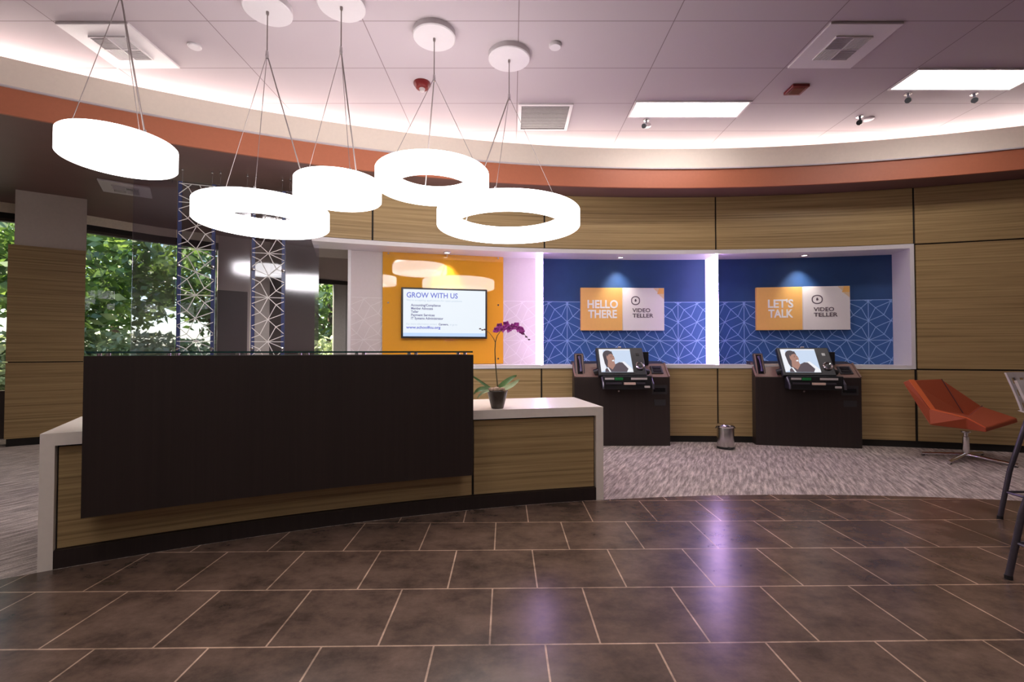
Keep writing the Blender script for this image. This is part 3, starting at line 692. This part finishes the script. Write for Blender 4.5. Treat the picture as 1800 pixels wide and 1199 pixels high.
# ------------------------------------------------------------------ ceiling fittings
def trof(x0, y0, x1, y1, lab):
    t = thing('ceiling_light', ((x0+x1)/2, (y0+y1)/2, ZC), 0, lab, 'ceiling light', 'recessed ceiling troffers')
    w, d = (x1-x0)/2, (y1-y0)/2; f = .022
    MB().box(-w, w, -d, -d+f, -.012, 0).box(-w, w, d-f, d, -.012, 0).box(-w, -w+f, -d+f, d-f, -.012, 0).box(w-f, w, -d+f, d-f, -.012, 0).build('frame', 'white', t, .002)
    MB().box(-w+f, w-f, -d+f, d-f, -.006, -.001).build('lens', 'trof', t)
trof(1.335, 4.94, 2.60, 5.285, 'long bright ceiling light nearer the middle, left of the two lit troffers')
trof(3.885, 4.36, 5.15, 4.73, 'long bright ceiling light cut by the right edge of the photo')
for x in (-2.49, 1.335): trof(x, .60, x+1.26, .60+.6, 'added bright ceiling light, unseen behind the viewer over the lobby')  # extra troffers added out of view, front light for desk and room
trof(-.0, -2.2, 1.27, -1.6, 'added bright ceiling light, unseen over the rear of the lobby')  # one more added troffer, also out of view
def diffuser(x0, y0, lab, s=.60, mat='white', grille=False):
    t = thing('ceiling_vent', (x0+s/2, y0+s/2, ZC), 0, lab, 'vent')
    h = s/2
    if grille:
        MB().box(-h, h, -h, -h+.035, -.018, 0).box(-h, h, h-.035, h, -.018, 0).box(-h, -h+.035, -h+.035, h-.035, -.018, 0).box(h-.035, h, -h+.035, h-.035, -.018, 0).build('frame', mat, t, .003)
        mb = MB(); n = 24
        for i in range(n):
            y = -h+.04+(2*h-.08)*i/(n-1); mb.box(-h+.035, h-.035, y-.006, y+.006, -.012, -.003)
        mb.build('grille', plain('grey_grille', (.22,.19,.19), .5), t)
        MB().box(-h+.03, h-.03, -h+.03, h-.03, -.004, 0).build('backing', 'charcoal', t); return t
    MB().box(-h, h, -h, h, -.02, 0).build('face_plate', mat, t, .004)
    q = s*.25
    MB().box(-q, q, -q, q, -.0215, -.020).build('opening', 'gap', t)
    mb = MB(); n = 9
    for i in range(n):
        y = -q+.012+(q-.02)*i/(n-1)
        R_ = Matrix.Translation((0, 0, -.03)); 
        mb.box(-q, -.004, y-.0018, y+.0018, -.036, -.0215)
        mb.box(.004, q, -y-.0018, -y+.0018, -.036, -.0215)
        mb.box(-y-.0018, -y+.0018, -q, -.004, -.036, -.0215)
        mb.box(y-.003, y+.003, .004, q, -.036, -.0215)
    mb.build('louvre', 'white', t)
    MB().box(-.004, .004, -q, q, -.038, -.0215).box(-q, q, -.004, .004, -.038, -.0215).box(-q-.008, -q, -q-.008, q+.008, -.034, -.02).box(q, q+.008, -q-.008, q+.008, -.034, -.02).box(-q, q, -q-.008, -q, -.034, -.02).box(-q, q, q, q+.008, -.034, -.02).build('louvre_frame', 'white', t)
    return t
diffuser(-3.755, 3.74, 'square white air diffuser in the ceiling near the leftmost ring pendant')
diffuser(2.62, 3.74, 'square air diffuser in the ceiling at the upper right')
diffuser(.07, 4.99, 'square grey return air grille in the ceiling between the pendants and the lights', .60, grille=True)
v_ = at_z(222, 331, ZS)
tv = diffuser(v_.x-.25, v_.y-.25, 'white air vent in the dark brown soffit left of the glass panels', .5); tv.location.z = ZS; tv.rotation_euler = (0, 0, math.radians(35))
def disc(u, v, r, h, mat, name, lab, cat, group=None):
    q = at_z(u, v, ZC); t = MB().lathe([(0,0),(r,0),(r,-h*.6),(r*.85,-h),(0,-h)], 28).build(name, mat); t.location = q; return tag(t, lab, cat, group)
disc(342, 80, .055, .02, 'white', 'sprinkler_cover', 'small round white ceiling cover beside the left air diffuser', 'sprinkler')
disc(976, 78, .055, .03, 'white', 'sprinkler_cover', 'small round ceiling cover right of the rightmost pendant canopy', 'sprinkler')
disc(1526, 209, .06, .012, 'white', 'sprinkler_cover', 'small round white ceiling disc beside the lowest security camera', 'sprinkler')
q = at_z(742, 146, ZC); t = thing('fire_alarm', q, 0, 'round dark red fire alarm strobe on the ceiling behind the pendant cables', 'alarm')
MB().lathe([(0,0),(.085,0),(.085,-.02),(.06,-.055),(0,-.06)], 28).build('housing', 'red', t)
MB().lathe([(0,-.058),(.03,-.058),(.022,-.085),(0,-.09)], 18).build('strobe', 'shell', t)
q = at_z(1400, 155, ZC); t = thing('exit_marker', q, 0, 'small dark red square fixture on the ceiling right of centre', 'ceiling fixture')
MB().box(-.085, .085, -.085, .085, -.03, 0).build('housing', 'red', t, .004)
MB().box(-.06, .06, -.06, .06, -.034, -.029).build('cover', plain('maroon_lens', (.10,.008,.01), .2), t, .003)
def seccam(u, v, lab):
    q = at_z(u+6, v-10, ZC); t = thing('security_camera', q, 0, lab, 'camera', 'ceiling security cameras')
    MB().lathe([(0,0),(.035,0),(.035,-.012),(0,-.014)], 18).build('base', 'steel', t)
    MB().tube([(0,0,-.01), (0,-.005,-.05)], .011, 8).build('bracket', 'darksteel', t)
    MB().tube([(.045,.04,-.05), (0,-.0,-.075), (-.035,-.04,-.095)], [.026,.030,.030], 14).build('body', 'steel', t)
    MB().tube([(-.033,-.038,-.094), (-.045,-.05,-.101)], [.027,.027], 14).build('lens_hood', 'black', t)
seccam(1130, 220, 'grey security camera on the ceiling below the left troffer')
seccam(1505, 214, 'grey security camera beside a white disc, lowest on the ceiling')
seccam(1590, 174, 'left of two grey security cameras under the right troffer')
seccam(1706, 174, 'right of two grey security cameras under the right troffer')

# ------------------------------------------------------------------ hanging glass screen
seams = [(230, 5.02), (308, 5.15), (377, 5.27), (440, 5.39), (501, 5.50), (561, 5.62)]
sp = [((u-901)/812*Y, Y) for u, Y in seams]
kindn = ['smoke', 'clear', 'smoke', 'clear', 'smoke']
labs = ['smoky plain glass panel at the left end of the hanging glass screen', 'clear glass panel with white line pattern, left of the two patterned ones',
        'smoky plain glass panel between the two patterned glass panels', 'clear glass panel with white line pattern, right of the two patterned ones',
        'smoky plain glass panel at the right end of the hanging glass screen']
GZ0, GZ1 = .35, 3.13
for i in range(5):
    a = Vector((*sp[i], 0)); b = Vector((*sp[i+1], 0)); d = b-a; L = d.length; rz = math.atan2(d.y, d.x)
    off = .0 if i % 2 == 0 else .02
    n = Vector((-d.y, d.x, 0)).normalized(); org = (a+b)/2+n*off
    t = thing('glass_panel', (org.x, org.y, GZ0), rz, labs[i], 'glass panel', 'hanging glass screen panels')
    hh = GZ1-GZ0; x0, x1 = -L/2+.004, L/2-.004
    MB().box(x0, x1, 0, .008, 0, hh).build('sheet', kindn[i], t)
    if i % 2:
        MB().box(x0, x0+.038, -.003, .011, 0, hh).box(x1-.038, x1, -.003, .011, 0, hh).build_each('edge_strip', 'edgeblue', t)
        lines_mesh(pattern(x0+.01, x1-.01, .02, hh-.02, .27, .262, 0, H+(616-600)*5.2/812-GZ0+.262*8, lambda i, j: (j//2) % 2 == 1, (), range(0, 14, 2)), lambda x, z: Vector((x, -.005, z)), .0085).build('line_pattern', 'letter_white', t)
        for xx in (x0+.02, x1-.02):
            for zz in (H+(616-470)*5.3/812-GZ0, H+.02-GZ0):
                MB().lathe([(0,0),(.018,0),(.018,.03),(0,.034)], 14, mat=Matrix.Translation((xx, .002, zz)) @ Matrix.Rotation(PI/2, 4, 'X')).build('clip', 'chrome', t)
    for xx in (x0+.04, x1-.04):
        MB().tube([(xx, .004, hh-.03), (xx, .004, ZS-GZ0)], .003, 6).build('suspension_rod', 'steel', t)
        MB().lathe([(0,0),(.012,0),(.012,-.02),(0,-.02)], 12, mat=Matrix.Translation((xx, .004, ZS-GZ0))).build('ceiling_mount', 'steel', t)

# ------------------------------------------------------------------ window side
def seg_wall(p, q, z0, z1, th, mat, name, parent=None, kind=True, off=0.0):
    p = Vector((*p, 0)); q = Vector((*q, 0)); d = (q-p).normalized(); n = Vector((-d.y, d.x, 0))
    a = [p+n*off, q+n*off, q+n*(off+th), p+n*(off+th)]
    v = [(x.x, x.y, z) for z in (z0, z1) for x in a]
    o = MB().add(v, [(0,1,2,3), (4,5,6,7), (0,1,5,4), (1,2,6,5), (2,3,7,6), (3,0,4,7)]).build(name, mat, parent)
    if kind and not parent: struct(o)
    return o
def lerp(p, q, s): return (p[0]+(q[0]-p[0])*s, p[1]+(q[1]-p[1])*s)
wn = 0
def window(p, q, z0, z1):
    global wn; wn += 1
    fr = seg_wall(p, q, z0-.05, z0, .10, 'sill', 'window_%d' % wn)
    seg_wall(p, q, z1, z1+.04, .10, 'sill', 'frame_head', fr)
    seg_wall(p, q, z0, z1, .008, 'pane', 'pane', fr, off=.04)
for (p, q), spl in (((WW[0], WW[1]), [0, 1]), ((WW[1], WW[2]), [0, 1]), ((WW[2], WW[3]), [0, .5])):
    for i in range(len(spl)-1):
        window(lerp(p, q, spl[i]), lerp(p, q, spl[i+1]), .66, 3.02)
for p, q in ((WW[0], WW[1]), (WW[1], WW[2]), (WW[2], lerp(WW[2], WW[3], .5))):
    seg_wall(p, q, 0, .61, .12, 'sill', 'wall_window')
    seg_wall(p, q, 3.14, ZS, .12, 'blind', 'wall_window')
    seg_wall(p, q, 3.06, 3.14, .08, 'gap', 'trim_7')
mid = lerp(WW[2], WW[3], .5)
seg_wall(mid, lerp(WW[2], WW[3], .78), 0, 2.3, .12, 'espresso', 'wall_corner')
seg_wall(mid, lerp(WW[2], WW[3], .78), 2.3, ZS, .12, 'pillar_paint', 'wall_corner')
seg_wall(lerp(WW[2], WW[3], .78), WW[3], 0, ZS, .12, 'pillar_paint', 'wall_corner')
# far wall: dark part, glazed slot, grey part
pA = lerp(WW[3], WW[4], .34); pB = lerp(WW[3], WW[4], .50)
seg_wall(WW[3], pA, 0, 2.62, .12, 'sill', 'wall_far')
seg_wall(WW[3], WW[4], 2.66, ZS, .12, 'wall_paint', 'wall_far')
seg_wall(WW[3], WW[4], 2.58, 2.66, .10, 'gap', 'trim_8', off=-.02)
window(pA, pB, .1, 2.58)
seg_wall(pB, lerp(WW[3], WW[4], .60), 0, 2.6, .12, plain('grey_door_paint', (.27,.26,.25), .5), 'wall_far')
seg_wall(lerp(WW[3], WW[4], .605), WW[4], 0, 2.6, .12, plain('grey_door_paint_b', (.29,.28,.27), .5), 'wall_far')
seg_wall(WW[4], WW[5], 0, ZS, .12, 'wall_paint', 'wall_far')
# wood clad pillar
pa = Vector((-6.41, 5.86)); pb = Vector((-5.80, 6.27))
def pillar_poly(a, b, grow=0.0, back=.35):
    d = (b-a).normalized(); a = a-d*grow; b = b+d*grow
    return [tuple(a), tuple(b), tuple(b*(1+back/b.length)), tuple(a*(1+back/a.length))]
pil = MB().prism(pillar_poly(pa, pb, -.012, .33), .0, 2.565)
o_ = struct(pil.build('wall_pillar', 'gap'))
dn = Vector((pb.y-pa.y, -(pb.x-pa.x))).normalized()*.03
def shift(v, k=1.0): return Vector((v.x+dn.x*k, v.y+dn.y*k))
for z0, z1 in ((.10, 1.062), (1.075, 2.57)):
    MB().prism(pillar_poly(shift(pa), shift(pb), 0, .30), z0, z1).build('wood_panel', 'wood', o_)
MB().prism(pillar_poly(shift(pa, .4)+Vector((.05, .02)), shift(pb, .4), 0, .30), 2.57, ZS).build('painted_head', 'pillar_paint', o_)

# ------------------------------------------------------------------ outside
ground = tag(MB().box(-70, 20, -20, 90, -.34, -.14).build('ground', 'asphalt'), kind='structure')
def leaves(n, rx, ry, rz, size, seed, fill=.55):
    r = random.Random(seed); mb = MB()
    for i in range(n):
        while True:
            p = Vector((r.uniform(-1,1), r.uniform(-1,1), r.uniform(-1,1)))
            if fill < p.length < 1 or (p.length < 1 and r.random() < .3): break
        bl = .82+.18*math.sin(p.x*7+seed)*math.sin(p.y*6)*math.sin(p.z*8+seed)
        c = Vector((p.x*rx*bl, p.y*ry*bl, p.z*rz*bl))
        a = Vector((r.gauss(0,1), r.gauss(0,1), r.gauss(0,.6))).normalized(); b = a.cross(Vector((r.gauss(0,1), r.gauss(0,1), r.gauss(0,1)))).normalized()
        s = size*r.uniform(.6, 1.3)
        mb.add([c-a*s, c+b*s*.45, c+a*s, c-b*s*.45], [(0,1,2,3)])
    return mb
def tree(x, y, h, s, seed, lab):
    t = thing('tree', (x, y, -.14), seed*1.3, lab, 'tree', 'trees outside the windows')
    mb = leaves(2600, s, s, s*.95, .15, seed); mb.v = [(a, b, c+h) for a, b, c in mb.v]; mb.build('crown', 'foliage', t)
    MB().tube([(0,0,0),(.05,.02,h*.5),(.0,.05,h)], [.16,.12,.07], 10).tube([(.05,.02,h*.5),(.5,.2,h*.9)], [.07,.03], 8).tube([(.05,.02,h*.5),(-.5,-.1,h*.95)], [.07,.03], 8).build('trunk', 'bark', t)
for i, (x, y, h, s, lab) in enumerate([(-9.8, 10.2, 3.2, 1.9, 'leafy green tree seen through the glass beside the wood pillar'),
        (-12.6, 9.6, 3.6, 2.0, 'green tree outside, visible in the sliver left of the wood pillar'),
        (-8.0, 12.6, 3.4, 1.9, 'green tree outside behind the left smoky glass panel'),
        (-12.5, 14.5, 3.9, 2.6, 'tall green tree further back outside the pillar window'),
        (-6.0, 15.2, 3.0, 2.1, 'pale green tree seen through the far narrow window'),
        (-17.5, 14, 4.6, 3.2, 'large tree far outside to the left'),
        (-9.5, 21, 4.6, 3.6, 'large tree furthest back outside'),
        (-15.6, 7.0, 3.8, 2.2, 'green tree outside to the far left, beyond the parked car'),
        (-14.2, 2.6, 3.4, 2.0, 'green tree outside the left corner of the lobby')]):
    tree(x, y, h, s, i+1, lab)
hd = tag(leaves(9000, 4.4, .8, 1.0, .10, 40, .3).build('hedge', 'hedge'), 'low sunlit shrubs outside below the trees', 'shrub', kind='stuff')
hd.location = (-9.6, 9.9, .85); hd.rotation_euler = (0, 0, math.radians(38))
hd2 = tag(leaves(2600, 1.6, .6, .9, .09, 41, .3).build('hedge', 'hedge'), 'sunlit shrub outside the far narrow window', 'shrub', kind='stuff'); hd2.location = (-5.2, 12.2, .8)
# parked car
t = thing('parked_car', (-13.2, 11.9, -.14), math.radians(40), 'white parked car outside, at the left edge of the photo', 'car')
prof = [(-2.2,.35),(-2.15,.85),(-1.3,.98),(-.75,1.42),(.7,1.45),(1.35,1.02),(2.1,.88),(2.2,.4)]; n = len(prof)
wp = emit('x', (0,0,0), 0) ; M['carpaint'] = plain('white_car_paint', (.75,.77,.82), .2)
MB().add([(x, -.88, z) for x, z in prof]+[(x, .88, z) for x, z in prof], [tuple(range(n)), tuple(range(2*n-1, n-1, -1))]+[(i, (i+1)%n, n+(i+1)%n, n+i) for i in range(n)]).build('body', 'carpaint', t, .05)
MB().add([(x*.97, -.89, z) for x, z in ((-1.1,1.0),(-.7,1.34),(.62,1.37),(1.15,1.02))]+[(x*.97, .89, z) for x, z in ((-1.1,1.0),(-.7,1.34),(.62,1.37),(1.15,1.02))], [(0,1,2,3), (4,5,6,7)]).build('side_window', 'mirror', t)
for x in (-1.35, 1.4):
    for y in (-.82, .82):
        MB().lathe([(0,-.1),(.2,-.1),(.33,-.09),(.34,0),(.33,.09),(.2,.1),(0,.1)], 24, mat=Matrix.Translation((x, y, .34)) @ Matrix.Rotation(PI/2, 4, 'X')).build('wheel', 'black', t)

# ------------------------------------------------------------------ waste bin
t = thing('pedal_bin', (2.665, 5.79, 0), 0, 'small stainless steel pedal bin on the carpet between the two kiosks', 'bin')
MB().lathe([(0,.0),(.104,.0),(.106,.02),(.104,.026)], 32).build('base_ring', 'black', t)
MB().lathe([(.098,.022),(.100,.03),(.100,.255),(.097,.262)], 40).build('body', 'steel', t)
MB().lathe([(.0,.262),(.104,.262),(.106,.270),(.104,.285),(.085,.300),(.04,.306),(0,.307)], 36).build('lid', 'chrome', t)
MB().box(-.02, .02, -.135, -.098, .008, .02).build('pedal', 'black', t, .004)
MB().tube([(-.104,0,.272),(-.125,0,.25)], .006, 6).tube([(.104,0,.272),(.125,0,.25)], .006, 6).build_each('hinge', 'black', t)

# ------------------------------------------------------------------ orange lounge chair
cx, cy = 5.13, 5.245
t = thing('lounge_chair', (cx, cy, 0), 0, 'faceted orange lounge chair on a chrome star base beside the wood wall', 'chair')
def pp(u, v, Y):
    q = at_Y(u, v, Y); return Vector((q.x-cx, q.y-cy, q.z))
A = pp(1597, 668, 5.44); B = pp(1654, 666, 5.50); Cc = pp(1725, 714, 5.42); D_ = pp(1788, 735, 5.10); D2 = pp(1786, 746, 5.02); E_ = pp(1733, 752, 4.72)
F_ = pp(1636, 720, 5.22); K = pp(1692, 727, 5.36); K2 = pp(1703, 731, 5.34); G = pp(1700, 735, 4.95)
low = dict(A=A+Vector((-.03,.05,-.03)), B=B+Vector((.02,.06,-.03)), C=Cc+Vector((.04,.04,-.05)), D=D_+Vector((.01,0,-.05)), E=E_+Vector((0,-.0,-.045)), F=pp(1634, 747, 5.10), G=pp(1700, 755, 4.98), K=Vector((.12,.12,.33)))
V = [A,B,Cc,D_,E_,G,F_,K,K2]+[low[k] for k in 'ABCDEGFK']
# top: 0A 1B 2C 3D 4E 5G 6F 7K 8K2 ; low: 9A 10B 11C 12D 13E 14G 15F 16K
f = [(0,1,7,6), (1,2,8,7), (2,3,4,5), (5,8,2), (6,7,8,5), (0,9,10,1), (1,10,11,2), (2,11,12,3), (3,12,13,4), (4,13,14,5), (5,14,15,6), (6,15,9,0), (9,15,16,10), (10,16,11), (11,16,13,12), (13,16,14), (14,16,15)]
MB().add(V, f).build('seat_shell', 'orange', t, .012)
def strip(a, b, wa, wb, th=.012):
    up = Vector((0,0,.006)); v = [a+up, b+up, b+wb+up, a+wa+up]; v2 = [p-Vector((0,0,th)) for p in v]
    return v+v2, [(0,1,2,3), (7,6,5,4), (0,4,5,1), (1,5,6,2), (2,6,7,3), (3,7,4,0)]
mb = MB(); w1 = Vector((.07,.0,.0)); w2 = Vector((.035,.06,.0))
mb.add(*strip(A, F_, w1, w1*.8)); mb.add(*strip(F_, G, w1*.7+w2*.2, w2)); mb.add(*strip(G, E_, w2, w2*.5)); mb.build('rim_welt', 'orangerim', t, .004)
MB().tube([K2+Vector((0,-.01,.004)), Cc+Vector((0,-.01,.004))], .006, 6).tube([B+Vector((0,-.008,0)), K+Vector((0,-.008,.004))], .004, 6).build_each('seam', 'bud', t)
MB().lathe([(0,.31),(.05,.31),(.05,.30),(.022,.285),(.022,.25),(.032,.245),(.032,.035),(.04,.03),(0,.03)], 20).build('column', 'chrome', t)
for e in (at_z(1620, 797, .02), at_z(1790, 819, .02), at_z(1668, 813, .02), Vector((5.48, 5.41, .02))):
    d = Vector((e.x-cx, e.y-cy, 0))
    ob = MB().tube([(0,0,.045), (d.x, d.y, .022)], [.022,.018], 10).build('base_leg', 'chrome', t)
    MB().lathe([(0,0),(.018,0),(.018,.012),(0,.016)], 12, mat=Matrix.Translation((d.x*.96, d.y*.96, 0))).build('glide', 'black', ob)

# ------------------------------------------------------------------ bar stools at the right edge
def stool(foot, rz, lab, copy=None):
    t = thing('bar_stool', foot, rz, lab, 'stool', 'bar stools at the right edge')
    fz = .74; hs = .235; ft = .19
    for sx, sy in ((-1,-1), (1,-1), (1,1), (-1,1)):
        lg = MB().tube([(sx*hs, sy*hs, .012), (sx*(hs*.84), sy*hs*.84, .36), (sx*ft*.70, sy*ft*.70, fz)], .0155, 12).build('leg', 'darksteel', t)
        MB().lathe([(0,0),(.018,0),(.018,.022),(0,.024)], 12, mat=Matrix.Translation((sx*hs, sy*hs, 0))).build('foot_cap', 'black', lg)
    k = .91*hs
    MB().tube([(-k,-k,.20),(k,-k,.20)], .009, 8).tube([(k,-k,.20),(k,k,.20)], .009, 8).tube([(k,k,.20),(-k,k,.20)], .009, 8).tube([(-k,k,.20),(-k,-k,.20)], .009, 8).build('footrest', 'darksteel', t)
    n = 14; v = []; f = []
    for i in range(n+1):                                     # curved one-piece seat and back shell
        s = i/n
        if s < .55: y = -.21+.40*s/.55; z = fz+.02+.02*abs(s-.3); w = .155+.04*math.sin(s/.55*PI)
        else: q = (s-.55)/.45; y = .19+.09*q; z = fz+.03+.29*q**.85; w = .175-.02*(1-q)
        for j in range(9):
            a = -1+j/4; v.append((a*w, y-(.05*a*a if s > .55 else 0), z+(.03*a*a if s < .55 else 0)))
    m = len(v)
    nrm = [Vector((0,0,1)) if i/n < .5 else Vector((0,-1,.25)).normalized() for i in range(n+1)]
    v += [tuple(Vector(v[k])-nrm[k//9]*.014) for k in range(m)]
    for i in range(n):
        for j in range(8):
            if i >= 8 and i < 13 and j % 2 == 1 and (i % 2 == 0): continue
            a = i*9+j; f += [(a, a+1, a+10, a+9), (m+a, m+a+9, m+a+10, m+a+1)]
    for i in range(n): f += [(i*9, (i+1)*9, m+(i+1)*9, m+i*9), (i*9+8, m+i*9+8, m+(i+1)*9+8, (i+1)*9+8)]
    for j in range(8): f += [(j, m+j, m+j+1, j+1), (n*9+j, n*9+j+1, m+n*9+j+1, m+n*9+j)]
    MB().add(v, f, True).build('seat_shell', 'shell', t)
    return t
def place_stool(fu, fv, rz, lab):
    q = at_z(fu, fv, 0); R_ = Matrix.Rotation(rz, 4, 'Z'); off = R_ @ Vector((-.235, .235, 0))
    return stool((q.x-off.x, q.y-off.y, 0), rz, lab)
place_stool(1758, 912, math.radians(0), 'bar stool with pale perforated shell at the right edge, the one further back')
place_stool(1773, 1018, math.radians(0), 'bar stool nearest the viewer at the right edge, only its dark metal legs showing')
